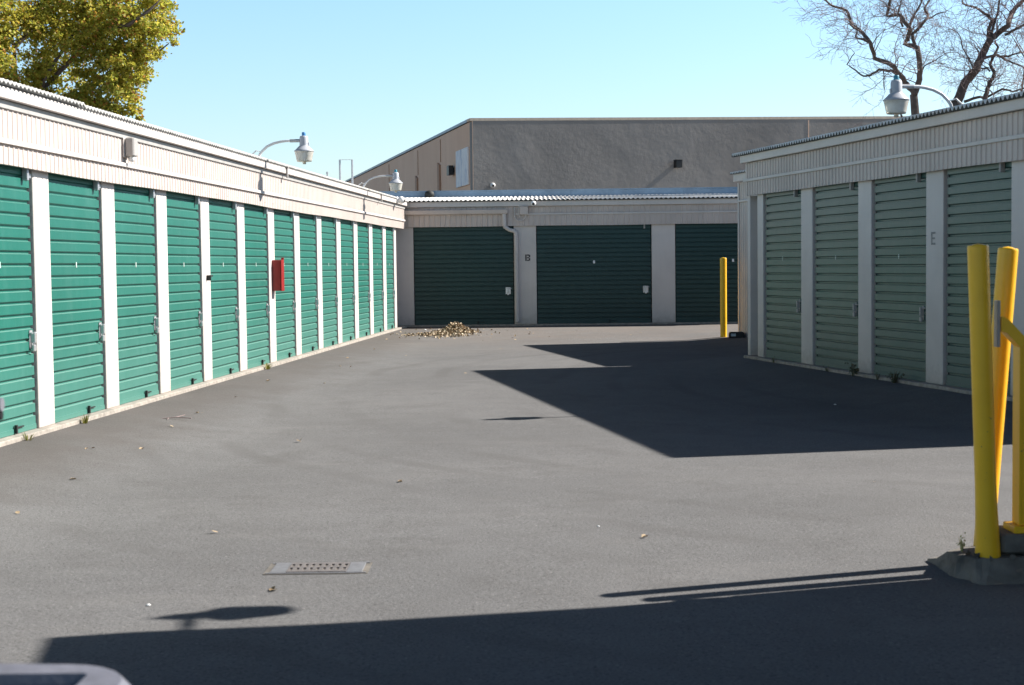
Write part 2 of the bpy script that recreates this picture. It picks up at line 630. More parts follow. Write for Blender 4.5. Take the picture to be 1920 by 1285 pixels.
def roller_door(parent, x0, x1, ztop, mat, style, y=.022, plate_z=1.32, latch_z=.74):
    mb = MB()
    ga, gb = (.042, .018) if style == 'right' else (.018, .022)
    curtain(mb, x0 + ga, x1 - gb, .075, ztop, y, .030 if style == 'right' else .021)
    mb.box(x0 + ga, x1 - gb, y - .006, y + .02, .036, .0745)     # bottom bar
    d = mb.build('roller_door', mat, parent)
    for a, b in ((x0 + .001, x0 + .075), (x1 - .075, x1 - .001)):
        tb = MB(); tb.box(a, b, y + .035, y + .13, .03, ztop)
        tb.build('door_track', M_TRACK, d)
    # number plate
    xm = (x0 + x1) / 2
    nb = MB()
    if plate_z is None: pass
    elif style == 'wide': nb.box(xm - .022, xm + .022, y - .008, y - .002, plate_z - .032, plate_z + .032, .003)
    else: nb.box(xm - .014, xm + .003, y - .006, y - .001, plate_z - .028, plate_z + .020, .002)
    if nb.v: nb.build('number_plate', M_WHITE if style == 'wide' else M_PLATE, d)
    # latch: plate, slide bolt, hasp and padlock
    lb = MB()
    lx = x1 - .085
    if style == 'wide': lx = x1 - .13
    hw = {'wide': .055, 'left': .028, 'right': .014}[style]
    lb.box(lx - hw, lx + hw, y - .010, y - .002, latch_z - .075, latch_z + .07, .004)
    lb.tube([(lx - .03, y - .02, latch_z + .045), (lx + .075, y - .02, latch_z + .045)], .008, 8)
    lb.box(lx - .012, lx + .012, y - .045, y - .009, latch_z - .03, latch_z + .055, .004)
    lb.box(lx - .02, lx + .02, y - .042, y - .018, latch_z - .095, latch_z - .045, .006)
    lb.tube([(lx - .012, y - .03, latch_z - .045), (lx - .012, y - .03, latch_z - .02), (lx, y - .03, latch_z - .008), (lx + .012, y - .03, latch_z - .02), (lx + .012, y - .03, latch_z - .045)], .0035, 6)
    lb.build('latch', M_GREYBOX if style == 'right' else M_CHROME, d)
    # bracket of the roll at the upper corner
    bb = MB()
    bb.box(x1 - .17, x1 - .135, y - .05, y - .004, ztop - .145, ztop - .05, .004)
    if style == 'left': bb.box(x1 - .10, x1 - .05, y - .03, y - .004, ztop - .125, ztop - .09, .004)
    bb.build('roll_bracket', M_GALV if style == 'left' else M_WALL, d)
    if style != 'right':
        fb = MB()
        xf = lerp(x0, x1, .63)
        fb.box(xf, xf + .02, y - .03, y - .007, .04, .105, .003)
        fb.box(xf + .0205, xf + .16, y - .02, y - .007, .078, .088)
        fb.build('foot_handle', M_TRACK, d)
    return d


AMP = {'left': .010, 'right': .019, 'wide': .0135}
def storage(name, label, origin, rotz, t0, t1, pillars, doors, style, zf, zb, zr, batten, depth=7, slope=.05, pitch=.076,
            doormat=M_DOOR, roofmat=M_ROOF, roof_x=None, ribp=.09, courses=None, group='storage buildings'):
    b = thing(name, label, 'building', (origin[0], origin[1], 0), rotz, group)
    w = MB()
    w.box(t0 + .03, t1 - .03, .2, depth, 0, zb)
    w.build('wall', M_WALL, b)
    s = MB()
    s.box(t0, t1, -.085, .25, -.25, .032, .006)
    s.build('sill', M_CONC, b)
    f = MB()
    rib_panel(f, t0 + .03, t1, zf, zb - .002, -.06, ribp, {'left': .0075, 'right': .011, 'wide': .013}[style])
    x = t0 + .3
    while x < t1 - .1:
        for z in (zf + .05, (batten[0] if isinstance(batten, list) else batten) + .045, zb - .085):
            f.box(x - .007, x + .007, -.069, -.0605, z - .007, z + .007)
        x += ribp * 5
    f.build('fascia_panel', M_FASCIA, b)
    f = MB()
    f.box(t0 + .031, t1 - .001, -.029, .199, zf + .016, zb + .1)
    f.build('fascia_backing', M_WALL, b)
    f = MB()
    f.box(t0, t1, -.125, -.08, zb, zr - .045, .006)
    f.build('fascia_board', M_BOARD, b)
    f = MB()
    for a, c in ([(t0, t1)] if not isinstance(batten, list) else batten[1:]):
        bz = batten[0] if isinstance(batten, list) else batten
        f.box(a + .001, c - .001, -.088, -.0725, bz - .019, bz + .019, .005)
    f.build('batten', M_BOARD, b)
    rx = roof_x or (t0 - .1, t1 + .05)
    f = MB(); cl = MB()
    for (a, c, y0, y1, dz) in (courses or [(rx[0], rx[1], -.17, depth, 0)]):
        corrugated(f, a, c, y0, y1, zr - .02 + (y0 + .17) * slope + dz, slope, pitch, AMP[style], .02 if style == 'left' else .003,
                   cl if style != 'left' and y0 < 0 else None, zr - .046)
    f.build('roof', roofmat, b)
    if cl.v: cl.build('eave_shade_fill', M_TRACK, b)  # dark strip put in as shade below the corrugated edge
    if style == 'left':
        f = MB(); f.box(t0 + .002, t1 - .002, -.0795, -.061, zb - .062, zb - .003, .003); f.build('eave_shade_strip', M_GREYBOX, b)  # grey strip painted in as the shadow line under the fascia board
    for i, (a, c) in enumerate(pillars):
        p = MB()
        p.box(a, c, 0, .199, .0325, zf + .06, .006)
        p.build('pillar', M_PILLAR, b)
    for i, (a, c) in enumerate(doors):
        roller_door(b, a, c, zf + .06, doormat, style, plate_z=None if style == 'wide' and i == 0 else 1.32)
    return b


def kids(b, name): return [o for o in COL.objects if o.parent == b and o.name.split('.')[0] == name]

# left building ------------------------------------------------------------
LO, LA = (-3.189, 18.909), atan2(.99723, .0744)
lp = [(-7.22 + 1.554 * i, -7.22 + 1.554 * i + (.325 if i < 9 else .33)) for i in range(-3, 12)] + [(11.25, 11.52)]
ld = [(lp[i][1], lp[i + 1][0]) for i in range(len(lp) - 1)]
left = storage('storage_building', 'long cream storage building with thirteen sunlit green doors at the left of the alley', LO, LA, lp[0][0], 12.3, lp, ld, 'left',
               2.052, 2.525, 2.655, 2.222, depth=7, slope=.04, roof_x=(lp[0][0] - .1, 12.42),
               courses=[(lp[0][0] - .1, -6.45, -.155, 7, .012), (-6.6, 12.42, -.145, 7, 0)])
# right building -----------------------------------------------------------
RO, RA = (3.653, 17.720), atan2(-.9786, .2056)
rp = [(-2.0, -1.8), (-.55, -.21), (1.06, 1.39), (2.645, 3.0), (4.26, 4.6), (5.72, 5.95)]
rd = [(rp[i][1], rp[i + 1][0]) for i in range(len(rp) - 1)]
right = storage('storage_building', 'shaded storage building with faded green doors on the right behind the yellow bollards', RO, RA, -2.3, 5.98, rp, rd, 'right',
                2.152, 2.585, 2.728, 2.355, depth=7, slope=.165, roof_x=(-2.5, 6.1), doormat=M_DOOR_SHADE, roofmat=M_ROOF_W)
e = MB()
e.box(-2.31, -2.215, -.02, .25, .0325, 2.15, .006)
e.build('corner_post', M_PILLAR, right)
e = MB()
e.box(-2.2145, -2.0005, .10, .199, .0325, 2.2)
e.build('recess_panel', M_GREYBOX, right)
# lower wing behind it ------------------------------------------------------
WO = (3.925, 25.68)
wing = thing('storage_building', 'low ribbed metal wing peeking out past the far end of the shaded right building', 'building', (WO[0], WO[1], 0), RA, 'storage buildings')
m = MB(); m.box(.03, 5.38, .03, 6, -.1, 2.6); m.build('wall', M_WALL, wing)
m = MB(); rib_panel(m, .02, 5.38, -.05, 2.64, 0, .09); m.build('wall_cladding', M_FASCIA, wing)
m = MB(); m.box(-.04, .019, -.02, .1, -.1, 2.64, .005); m.build('corner_trim', M_BOARD, wing)
m = MB(); m.box(-.06, 5.2, -.09, -.03, 2.65, 2.78, .006); m.build('fascia_board', M_BOARD, wing)
m = MB(); m.box(.02, 5.38, -.04, -.0125, 2.30, 2.335, .005); m.build('batten', M_BOARD, wing)
m = MB(); cl = MB(); corrugated(m, -.09, 5.2, -.14, 6, 2.80, .13, .076, .017, .003, cl, 2.78); m.build('roof', M_ROOF_W, wing); cl.build('eave_shade_fill', M_TRACK, wing)
# back building --------------------------------------------------------------
BO = (0, 31.4)
bp = [(-2.42, -2.05), (.062, .532), (2.95, 3.44), (5.86, 6.3)]
bd = [(bp[i][1], bp[i + 1][0]) for i in range(len(bp) - 1)]
back = storage('storage_building', 'storage building across the end of the alley with three shaded green wide doors', BO, radians(-1.2), -2.6, 6.5, bp, bd, 'wide',
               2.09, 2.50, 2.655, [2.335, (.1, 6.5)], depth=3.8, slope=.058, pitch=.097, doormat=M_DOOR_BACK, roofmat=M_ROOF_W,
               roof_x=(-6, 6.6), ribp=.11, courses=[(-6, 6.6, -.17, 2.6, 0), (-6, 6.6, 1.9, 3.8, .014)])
m = MB()
m.box(-7.2, 7, 3.82, 4.3, 2.55, 3.015)
m.box(-7.2, 7, 3.79, 4.32, 3.016, 3.04)
for x in (-1.4, 1.3, 4.0): m.box(x, x + .03, 3.800, 3.819, 2.56, 3.015)
m.build('roof_flashing', M_FLASH, back)
m = MB(); m.lathe([(.0, 0), (.10, .01), (.12, .06), (.10, .12), (.04, .15), (0, .16)], 14, ((-1.97, 3.7, 2.89), (0, -.2, 1))); m.build('roof_vent', M_TRACK, back)
# gutter and downpipe on the back building
m = MB()
gp = [(-.075, 2.43), (-.19, 2.43), (-.185, 2.405), (-.175, 2.36), (-.165, 2.345), (-.075, 2.345)]
n = len(gp)
vv = [(-2.5, y, z) for y, z in gp] + [(-.06, y, z) for y, z in gp]
m.add(vv, [tuple(range(n)), tuple(range(2 * n - 1, n - 1, -1))] + [((i + 1) % n, i, n + i, n + (i + 1) % n) for i in range(n)])
m.build('gutter', M_FASCIA, back)
m = MB()
m.tube([(-.13, -.12, 2.344), (-.13, -.12, 2.14), (-.125, -.12, 2.08), (-.03, -.08, 2.01), (.06, -.06, 1.99), (.10, -.055, 1.95), (.11, -.055, 1.88), (.11, -.055, .09)], .042, 12)
m.box(.064, .155, -.012, -.001, 1.1, 1.13); m.box(.064, .155, -.012, -.001, .4, .43)
m.build('downpipe', M_BOARD, back)
m = MB(); m.box(-.155, -.085, -.03, -.001, .1, 1.9); 
# conduit loops on the back fascia
m = MB()
def arc_u(x0, x1, zt, zb, y=-.10, k=8):
    pts = [(x0, y, zt)]
    r = (x1 - x0) / 2
    for i in range(k + 1):
        a = pi + pi * i / k
        pts.append(((x0 + x1) / 2 + r * cos(a), y, zb + r * sin(a)))
    pts.append((x1, y, zt if x1 < .3 else 2.33))
    return pts
m.tube(arc_u(.085, .315, 2.47, 2.31), .012, 8)
m.tube([(.185, -.10, 2.62), (.185, -.10, 2.30), (.20, -.10, 2.27)], .012, 8)
m.build('conduit', M_BOARD, back)

# letters on the pillars
def stencil(parent, strokes, mat, x, z, y=-.004):
    mb = MB()
    for a, b, c, d in strokes: mb.box(x + a, x + b, y, y + .003, z + c, z + d)
    return mb.build('painted_letter', mat, parent)
pb = kids(back, 'pillar')[1]
stencil(pb, [(-.05, -.022, -.068, .068), (-.012, .0245, .042, .068), (-.012, .0245, -.013, .013), (-.012, .0245, -.068, -.042), (.025, .052, .010, .060), (.025, .052, -.060, -.010)], M_LETTER, .35, 1.425)
pe = kids(right, 'pillar')[3]
stencil(pe, [(-.04, -.018, -.064, .064), (-.012, .045, .044, .064), (-.012, .035, -.010, .010), (-.012, .045, -.064, -.044)], M_LETTER_F, 2.80, 1.49)


# ------------------------------------------------------------------ far building
far = thing('commercial_building', 'tall grey stucco building with a tan side wall rising behind the end of the alley', 'building', (-1.119, 45, 0), 0)
A1 = radians(15.9)
FD = Vector((cos(A1), sin(A1), 0)); BDv = Vector((-.22165, .97513, 0))
def fpt(s, z, off=0, d=FD, nrm=None):
    q = d * s
    return (q.x, q.y, z)
def slab(mb, d, nin, s0, s1, z00, z01, z10, z11, off, th):
    """wall slab along d from s0 to s1, from z00/z01 at the start to z10/z11 at the end, its face off metres outside the wall plane"""
    a = d * s0 - nin * off; b = d * s1 - nin * off
    i = nin * th
    vs = [(a.x, a.y, z00), (b.x, b.y, z10), (b.x, b.y, z11), (a.x, a.y, z01)]
    vs += [(x + i.x, y + i.y, z) for x, y, z in vs]
    mb.add(vs, [(0, 1, 2, 3), (7, 6, 5, 4), (1, 0, 4, 5), (2, 1, 5, 6), (3, 2, 6, 7), (0, 3, 7, 4)])
NF = Vector((-sin(A1), cos(A1), 0))           # into the building from the front
NB = Vector((.97513, .22165, 0))              # into the building from the side wall
ZT = 5.60
m = MB(); slab(m, FD, NF, 0, 26, 0, ZT, 0, ZT + .52, 0, .3); m.build('front_wall', M_STUCCO, far)
m = MB(); slab(m, BDv, NB, .31, 38, 0, ZT, 0, ZT + .02, 0, .3); slab(m, BDv, NB, 0, .3095, 0, ZT, 0, ZT, .0, .02); m.build('side_wall', M_SIDING, far)
m = MB(); slab(m, FD, NF, -.06, 26.1, ZT + .002, ZT + .085, ZT + .522, ZT + .605, .006, .42); m.build('parapet_cap', simple('tan_cap', (.66, .54, .42), .8), far)
m = MB(); slab(m, BDv, NB, .40, 38, ZT + .021, ZT + .10, ZT + .041, ZT + .12, .05, .4); m.build('parapet_cap', M_FLASH, far)
m = MB(); slab(m, FD, NF, 11.09, 11.12, 0, ZT + .2, 0, ZT + .2, .006, .005); m.build('wall_joint', M_SIDING, far)
for s, hh in ((5.4, 4.75), (10.1, 4.6), (17.5, 4.3)):
    m = MB(); slab(m, BDv, NB, s, s + .38, 0, hh - .1, 0, hh, .06, .059); slab(m, BDv, NB, s - .05, s + .01, hh, ZT - .1, hh, ZT - .1, .02, .019)
    m.build('wall_pipe_cover', simple('brown_metal', (.44, .265, .175), .8), far)
m = MB(); slab(m, FD, NF, 2.4, 25, ZT - .5, ZT - .4, ZT - .5, ZT - .4, -.35, 30); m.build('roof', M_ROOF, far)
# fixtures on it
def far_at(d, nin, s, off): 
    q = Vector((-1.119, 45, 0)) + d * s - nin * off
    return q
q = far_at(FD, NF, 6.55, .0)
wl = thing('wall_light', 'small dark floodlight high on the grey stucco wall', 'wall light', (q.x, q.y, 4.36), A1, 'wall lights on the far building')
m = MB(); m.box(-.05, .05, -.05, -.001, -.06, .06, .008); m.build('mount', M_GREYBOX, wl)
m = MB(); m.prism([(-.10, -.12), (.10, -.12), (.10, .10), (-.10, .10)], -.27, -.051); m.box(-.11, .11, -.29, -.05, .101, .125, .006); m.build('lamp_housing', M_BLACK, wl)
for i, (s, z, lab) in enumerate(((3.05, 4.33, 'black wall light on the tan side wall just left of the white board'), (12.2, 3.95, 'black wall light low on the tan side wall above the far street light head'))):
    q = far_at(BDv, NB, s, .0)
    o = thing('wall_light', lab, 'wall light', (q.x, q.y, z), atan2(BDv.y, BDv.x) + pi, 'wall lights on the far building')
    m = MB(); m.box(-.08, .08, -.05, -.001, -.08, .08, .008); m.build('mount', M_BLACK, o)
    m = MB(); m.prism([(-.20, -.16), (.20, -.16), (.17, .14), (-.17, .14)], -.2, -.051); m.build('lamp_housing', M_BLACK, o)
q = far_at(BDv, NB, 1.44, .0)
o = MB(); o.box(-.96, .96, -.06, -.002, -.57, .57, .01)
tag(o.build('sign_board', M_BANNER, None, (q.x, q.y, 4.30), atan2(BDv.y, BDv.x) + pi), 'weathered white board with streaky grey marks hung on the tan side wall', 'sign')


def eye_camera(loc, rotz, label, r=.055, mount_dir=(0, 1, 0)):
    c = thing('security_camera', label, 'security camera', loc, rotz, 'round white security cameras')
    m = MB()
    pr = [(r * sin(pi * i / 10), -r * cos(pi * i / 10)) for i in range(11)]
    pr[0] = (.001, -r); pr[-1] = (.001, r)
    m.lathe(pr, 18, ((0, -r * 1.15, 0), (0, 0, 1)))
    m.build('camera_ball', M_WHITE, c)
    m = MB(); m.lathe([(r * .95, 0), (r * .95, .02), (r * .6, .035)], 18, ((0, 0, 0), (0, -1, 0))); m.build('mount', M_WHITE, c)
    m = MB(); m.lathe([(r * .5, 0), (r * .5, r * .95), (r * .4, r * .99)], 16, ((0, -r * 1.15, 0), (-.08, -1, -.25))); m.build('lens', M_BLACK, c)
    return c
q = far_at(FD, NF, .6, .0)
eye_camera((q.x, q.y, 3.68), A1, 'round white camera on the grey stucco wall just above the blue roof flashing', .075)
eye_camera((.48, 31.19, 2.548), 0, 'round white camera under the roof edge at the top of the letter B pillar')
L2W = Matrix.Translation((LO[0], LO[1], 0)) @ Matrix.Rotation(LA, 4, 'Z')
R2W = Matrix.Translation((RO[0], RO[1], 0)) @ Matrix.Rotation(RA, 4, 'Z')
def lw(t, y, z): return tuple(L2W @ Vector((t, y, z)))
def rw(t, y, z): return tuple(R2W @ Vector((t, y, z)))
eye_camera(lw(10.9, -.126, 2.59), LA, 'round white camera at the far end of the sunlit left building fascia', .075)

# electrical box on the back fascia
m = MB(); m.box(.205, .365, -.16, -.0735, 2.335, 2.49, .008)
m.box(.20, .37, -.175, -.1605, 2.325, 2.495, .004)
tag(m.build('junction_box', M_FASCIA, None, (0, 31.4, 0), radians(-1.2)), 'plain cream junction box on the fascia above the letter B pillar', 'electrical box')

# ------------------------------------------------------------------ street lights on the roofs
def lamp_proto():
    o = bpy.data.objects.new('roof_lamp', None)
    COL.objects.link(o)
    m = MB()
    m.tube([(0, 0, -.12), (0, 0, 0), (.015, 0, .045), (.05, 0, .09), (.11, 0, .145), (.20, 0, .185), (.29, 0, .205), (.36, 0, .212), (.44, 0, .212)], .0165, 12)
    m.build('arm', M_LAMP_ARM, o)
    m = MB(); m.tube([(-.03, .02, .10), (-.17, .03, -.02)], .008, 8); m.tube([(.055, 0, .085), (.0, .02, .085), (-.03, .02, .10)], .005, 6)
    m.build('brace', M_LAMP_ARM, o)
    zb = -.085
    m = MB(); m.tube([(.41, 0, .212), (.53, 0, .212)], .021, 12); m.build('collar', M_GALV, o)
    c = ((.585, 0, zb), (0, 0, 1))
    m = MB()
    m.lathe([(.121, .158), (.126, .162), (.126, .168), (.105, .186), (.072, .220), (.058, .232), (.056, .24), (.054, .335), (.047, .352), (.028, .357)], 24, c)
    m.box(.625, .65, -.015, .015, zb + .235, zb + .275, .003)
    m.build('lamp_housing', M_LAMP, o)
    m = MB()
    m.lathe([(.004, .030), (.060, .030), (.092, .034), (.096, .05), (.118, .150), (.120, .157)], 24, c, cap=False)
    m.lathe([(.004, 0), (.022, .002), (.022, .030)], 14, c)
    m.build('lamp_bowl', M_BOWL, o)
    m = MB(); m.lathe([(.026, .357), (.026, .392), (.022, .402), (.004, .403)], 16, c); m.build('photocell', M_TEAL, o)
    return o
lam = lamp_proto()
def dirang(a): return a
lamps = []
# arm direction = out of the wall into the alley
aL = LA - pi / 2; aR = RA - pi / 2
for i, (loc, a, lab) in enumerate((
        ((-3.18, 19.0, 2.66), aL, 'grey lamp with a blue cap curving up from the middle of the left roof'),
        ((-2.60, 26.5, 2.66), aL, 'smaller looking lamp with teal cap near the far end of the left roof'),
        ((4.30, 14.6, 2.735), aR, 'large looking lamp with teal cap on the right roof before the bare trees'),
        ((3.20, 6.55, 3.17), radians(99), 'lamp on the roof edge out of frame whose shadow lies by the drain'))):
    o = lam if i == 0 else copy_tree(lam)
    o.location = loc
    o.rotation_euler = (0, 0, a)
    tag(o, lab, 'lamp', 'curved arm roof lamps')
    lamps.append(o)
for ch in [x for x in COL.objects if x.parent == lamps[0] and x.name.startswith('photocell')]:
    ch.data = ch.data.copy(); ch.data.materials[0] = M_BLUECELL

# ------------------------------------------------------------------ fittings on the left wall
# red cabinet on a pillar
cab = thing('extinguisher_cabinet', 'red metal cabinet sticking out from a white pillar of the left building', 'cabinet', lw(.70, 0, .97), LA)
m = MB(); m.box(0, .15, -.115, -.002, 0, .405, .006); m.build('body', M_RED, cab)
m = MB(); m.box(-.004, .154, -.128, -.1155, -.004, .409, .004); m.build('door', M_RED, cab)
m = MB(); m.box(.10, .13, -.135, -.1, .4095, .435, .004); m.build('hasp', M_RED, cab)
# security light box on fascia
bx = thing('wall_light', 'grey box light with a round sensor below it on the left fascia', 'wall light', lw(-5.28, -.0725, 2.29), LA)
m = MB(); m.box(-.02, .14, -.012, 0, .0, .185, .004); m.build('back_plate', M_BOARD, bx)
m = MB(); m.box(0, .12, -.098, -.0125, .01, .18, .012); m.build('box', M_GREYBOX, bx)
m = MB(); m.lathe([(.004, -.04), (.02, -.035), (.028, -.015), (.028, .009)], 14, ((.06, -.055, 0), (0, 0, 1))); m.build('sensor', M_WHITE, bx)
# small bracket on pillar
hk = MB(); hk.prism([(0, 0), (.09, 0), (.09, -.015), (.02, -.02), (.012, -.06), (0, -.06)], -.05, -.002)
tag(hk.build('hook', M_TRACK, None, lw(-2.40, 0, 1.20), LA), 'small dark hook screwed to a white pillar left of the red cabinet', 'hook')
# straps over the fascia board seam
for t in (1.08, 8.9):
    m = MB(); m.box(t, t + .035, -.150, -.1255, 2.47, 2.60, .004); m.box(t - .01, t + .045, -.16, -.1255, 2.6005, 2.622, .004)
    m.build('seam_strap', M_GREYBOX, left)


# ------------------------------------------------------------------ bollards and gate stop
def bollard(loc, r, h, lean, label, flare=0.0):
    o = thing('bollard', label, 'bollard', loc, 0, 'yellow steel bollards')
    m = MB()
    base = Vector((0, 0, -.05)); top = Vector((lean[0], lean[1], h))
    d = (top - base).normalized(); L = (top - base).length
    prof = []
    for i in range(13):
        s = i / 12 * (L - .012)
        prof.append((r + flare * max(0, 1 - s / .32) ** 1.3, s))
    prof += [(r * .995, L - .006), (r * .93, L)]
    m.lathe(prof, 28, (base, d), cap=False)
    m.build('post', M_YELLOW, o)
    m = MB(); m.lathe([(r * .93, L - .012), (r * .5, L + .004), (.002, L + .008)], 28, (base, d)); m.build('cap', M_YELLOW, o)
    return o
bollard((2.043, 6.385, .02), .0445, 1.312, (-.05, .0), 'nearest yellow bollard, flared at its foot, standing on the concrete block', .010)
bollard((2.118, 6.69, .0), .0445, 1.32, (.106, 0), 'leaning yellow bollard just behind the nearest one, sunlit on its right')
bollard((2.36, 6.58, .0), .045, 1.30, (0, 0), 'yellow bollard just outside the right edge of the picture')
bollard((3.66, 25.79, ground_z(3.66, 25.79)), .0565, 1.365, (.0, 0), 'single yellow bollard far off at the corner by the shaded green doors')

blk = MB()
def block(mb, base, top):
    n = len(base)
    vs = list(base) + list(top)
    fs = [tuple(range(n - 1, -1, -1)), tuple(range(n, 2 * n))] + [(i, (i + 1) % n, n + (i + 1) % n, n + i) for i in range(n)]
    mb.add(vs, fs)
zb = -.19
block(blk, [(1.885, 6.52, zb), (1.90, 6.38, zb), (1.955, 6.20, zb), (2.40, 6.18, zb), (2.42, 6.98, zb), (1.89, 6.98, zb)],
      [(1.91, 6.53, -.012), (1.922, 6.42, -.008), (1.972, 6.335, -.008), (2.03, 6.30, .0), (2.39, 6.31, .005), (2.39, 6.93, .005)])
for (x, y, s) in ((1.965, 6.40, .02), (1.985, 6.35, .022), (2.03, 6.29, .016), (1.95, 6.30, .03), (2.2, 6.285, .02), (2.12, 6.29, .018)):
    vs = [Vector((x, y, .0 if x > 1.96 else -.12)) + Vector((random.uniform(-1, 1), random.uniform(-1, 1), random.uniform(-1, 1))).normalized() * s * random.uniform(.7, 1.2) for _ in range(8)]
    blk.add(vs, [(0, 1, 2), (2, 3, 4), (4, 5, 6), (6, 7, 0), (0, 2, 4), (0, 4, 6)])
cb = blk.build('concrete_block', M_CONC_DK)
bm = bmesh.new(); bm.from_mesh(cb.data)
bmesh.ops.triangulate(bm, faces=bm.faces[:])
bmesh.ops.subdivide_edges(bm, edges=[e for e in bm.edges if e.calc_length() > .06], cuts=5, use_grid_fill=True)
bm.normal_update()
for v_ in bm.verts:
    q = v_.co
    k = mnoise.noise(q * 15) * .014 + mnoise.noise(q * 45) * .010
    if q.z > -.03: k = min(k, 0) * 1.4
    v_.co += v_.normal * k
bm.to_mesh(cb.data); bm.free()
tag(cb, 'rough dark concrete block under the two nearest yellow bollards', 'concrete block')
m = MB(); m.box(2.095, 2.40, 6.36, 6.60, .006, .092, .012)
tag(m.build('concrete_pad', M_CONC_DK), 'small concrete pad under the foot plate of the yellow gate stop', 'concrete pad')
gs = thing('gate_stop', 'yellow bent steel gate stop at the right edge bolted down beside the nearest bollard', 'gate stop', (2.232, 6.42, .095))
m = MB(); m.box(-.085, .14, -.06, .09, -.002, .028, .004); m.build('foot_plate', M_YELLOW, gs)
m = MB(); m.box(-.055, -.043, -.03, .06, .0285, .80, .002); m.box(-.0425, .06, -.03, -.018, .0285, .80, .002); m.build('upright', M_YELLOW, gs)
m = MB(); m.prism([(-.055, .8005), (.06, .8005), (.06, .80), (.06, .86), (-.015, .823), (-.10, .915), (-.125, .93), (-.135, .93), (-.135, .87), (-.11, .86)], -.03, .05); m.build('arm', M_YELLOW, gs)
m = MB(); m.box(-.150, -.1355, -.02, .025, .80, 1.0, .002); m.build('end_plate', M_GREYBOX, gs)
m = MB(); m.lathe([(.012, 0), (.012, .012), (.006, .014)], 6, ((-.01, -.0305, .2), (0, -1, 0)), smooth=False); m.build('bolt', M_GALV, gs)

# ------------------------------------------------------------------ low office out of frame whose shade falls across the foreground
of = thing('office', 'low office with a deep flat canopy just outside the right edge shading the foreground', 'building', (2.52, 6.77, 0), radians(7.4))
m = MB(); m.box(1.6, 7.5, -9.5, -1.6, -.2, 3.049); m.build('wall', M_PILLAR, of)
m = MB()
m.add([(0, 0, 3.05), (7.6, 0, 3.05), (7.6, -9.6, 3.05), (.55, -9.6, 3.05), (0, 0, 3.3), (7.6, 0, 3.3), (7.6, -9.6, 3.3), (.55, -9.6, 3.3)],
      [(0, 1, 2, 3), (7, 6, 5, 4), (1, 0, 4, 5), (2, 1, 5, 6), (3, 2, 6, 7), (0, 3, 7, 4)])
m.build('canopy', M_BOARD, of)
for x, y in ((.30, -.25), (5.5, -.25), (.75, -5.5)):
    m = MB(); m.box(x, x + .1, y - .1, y, -.2, 3.049, .008); m.build('post', M_PILLAR, of)
m = MB(); m.box(2.6, 3.5, -1.599, -1.56, 0, 2.05, .005); m.build('door', M_DOOR, of)

# ------------------------------------------------------------------ bin and rail in the left foreground
bn = thing('litter_bin', 'grey octagonal open bin in the bottom left corner, out of focus', 'bin', (-.775, 2.085, -.15))
m = MB()
def octa(hw, c):
    out = []
    for cx, cy, a0 in ((hw - c, -hw + c, -90), (hw - c, hw - c, 0), (-hw + c, hw - c, 90), (-hw + c, -hw + c, 180)):
        for k in range(7):
            a = radians(a0 + 15 * k)
            out.append((cx + c * cos(a), cy + c * sin(a)))
    return out
OUT = octa(.205, .125); INN = octa(.128, .012)
NB_ = len(OUT)
ZR = .815
def rot2(p, a): return (p[0] * cos(a) - p[1] * sin(a), p[0] * sin(a) + p[1] * cos(a))
OUT = [rot2(p, radians(-4)) for p in OUT]
vs = [(x * .96, y * .96, 0) for x, y in OUT] + [(x, y, ZR - .02) for x, y in OUT] + [(x * .93, y * .93, ZR) for x, y in OUT] + [(x * 1.04, y * 1.04, ZR) for x, y in INN] + [(x, y, ZR - .015) for x, y in INN] + [(x, y, .3) for x, y in INN]
fs = []
for j in range(5):
    for i in range(NB_):
        k = (i + 1) % NB_
        fs.append((j * NB_ + i, j * NB_ + k, j * NB_ + NB_ + k, j * NB_ + NB_ + i))
fs.append(tuple(range(5 * NB_, 6 * NB_)))
m.add(vs, fs)
ob = m.build('body', M_BIN, bn)
m = MB(); m.box(.118, .1265, -.11, .118, .35, ZR - .022); m.build('bounce_panel', M_BOUNCE, bn)  # panel on one inner face, its brown painting the warm bounce there
rl = thing('pipe_rail', 'end of a grey pipe rail poking in at the left edge, out of focus', 'rail', (-1.5, 3.5, -.15))
m = MB(); m.tube([(-.1, 0, 1.107), (.30, 0, 1.107)], .0165, 14); m.build('pipe', M_PIPE, rl)
m = MB(); m.tube([(.24, 0, 1.082), (.298, 0, 1.082)], .012, 12); m.build('bumper', M_BLACK, rl)
m = MB(); m.tube([(-.08, 0, 0), (-.08, 0, 1.09)], .02, 12); m.build('post', M_PIPE, rl)


# ------------------------------------------------------------------ drain grate
gr = thing('drain_grate', 'steel drain grate with two rows of slanted slots set in the asphalt', 'drain', (-.925, 6.985, ground_z(-.925, 6.985) + .001), 0)
m = MB()
X0, X1, Y0, Y1 = -.215, .215, -.105, .105
rows = [(-.07, -.012), (.012, .07)]
xs = [(-.132 + i * .0312, -.132 + i * .0312 + .0145) for i in range(9)]
def cell(mb, x0, x1, y0, y1): mb.box(x0, x1, y0, y1, -.02, .008)
cell(m, X0 + .075, X1 - .075, Y0, rows[0][0]); cell(m, X0 + .075, X1 - .075, rows[0][1], rows[1][0]); cell(m, X0 + .075, X1 - .075, rows[1][1], Y1)
for (a, b) in rows:
    prev = X0 + .075
    for (p, q2) in xs + [(X1 - .075, None)]:
        if p > prev: cell(m, prev, p, a + .0003, b - .0003)
        prev = q2 if q2 else p
M_GRATE = simple('grate_iron', (.125, .112, .108), .8, metal=0, var=.25, scale=40)
m.build('grate', M_GRATE, gr)
m = MB()
for a, b in ((X0, X0 + .0745), (X1 - .0745, X1)): m.box(a, b, Y0, Y1, -.02, .006, .002)
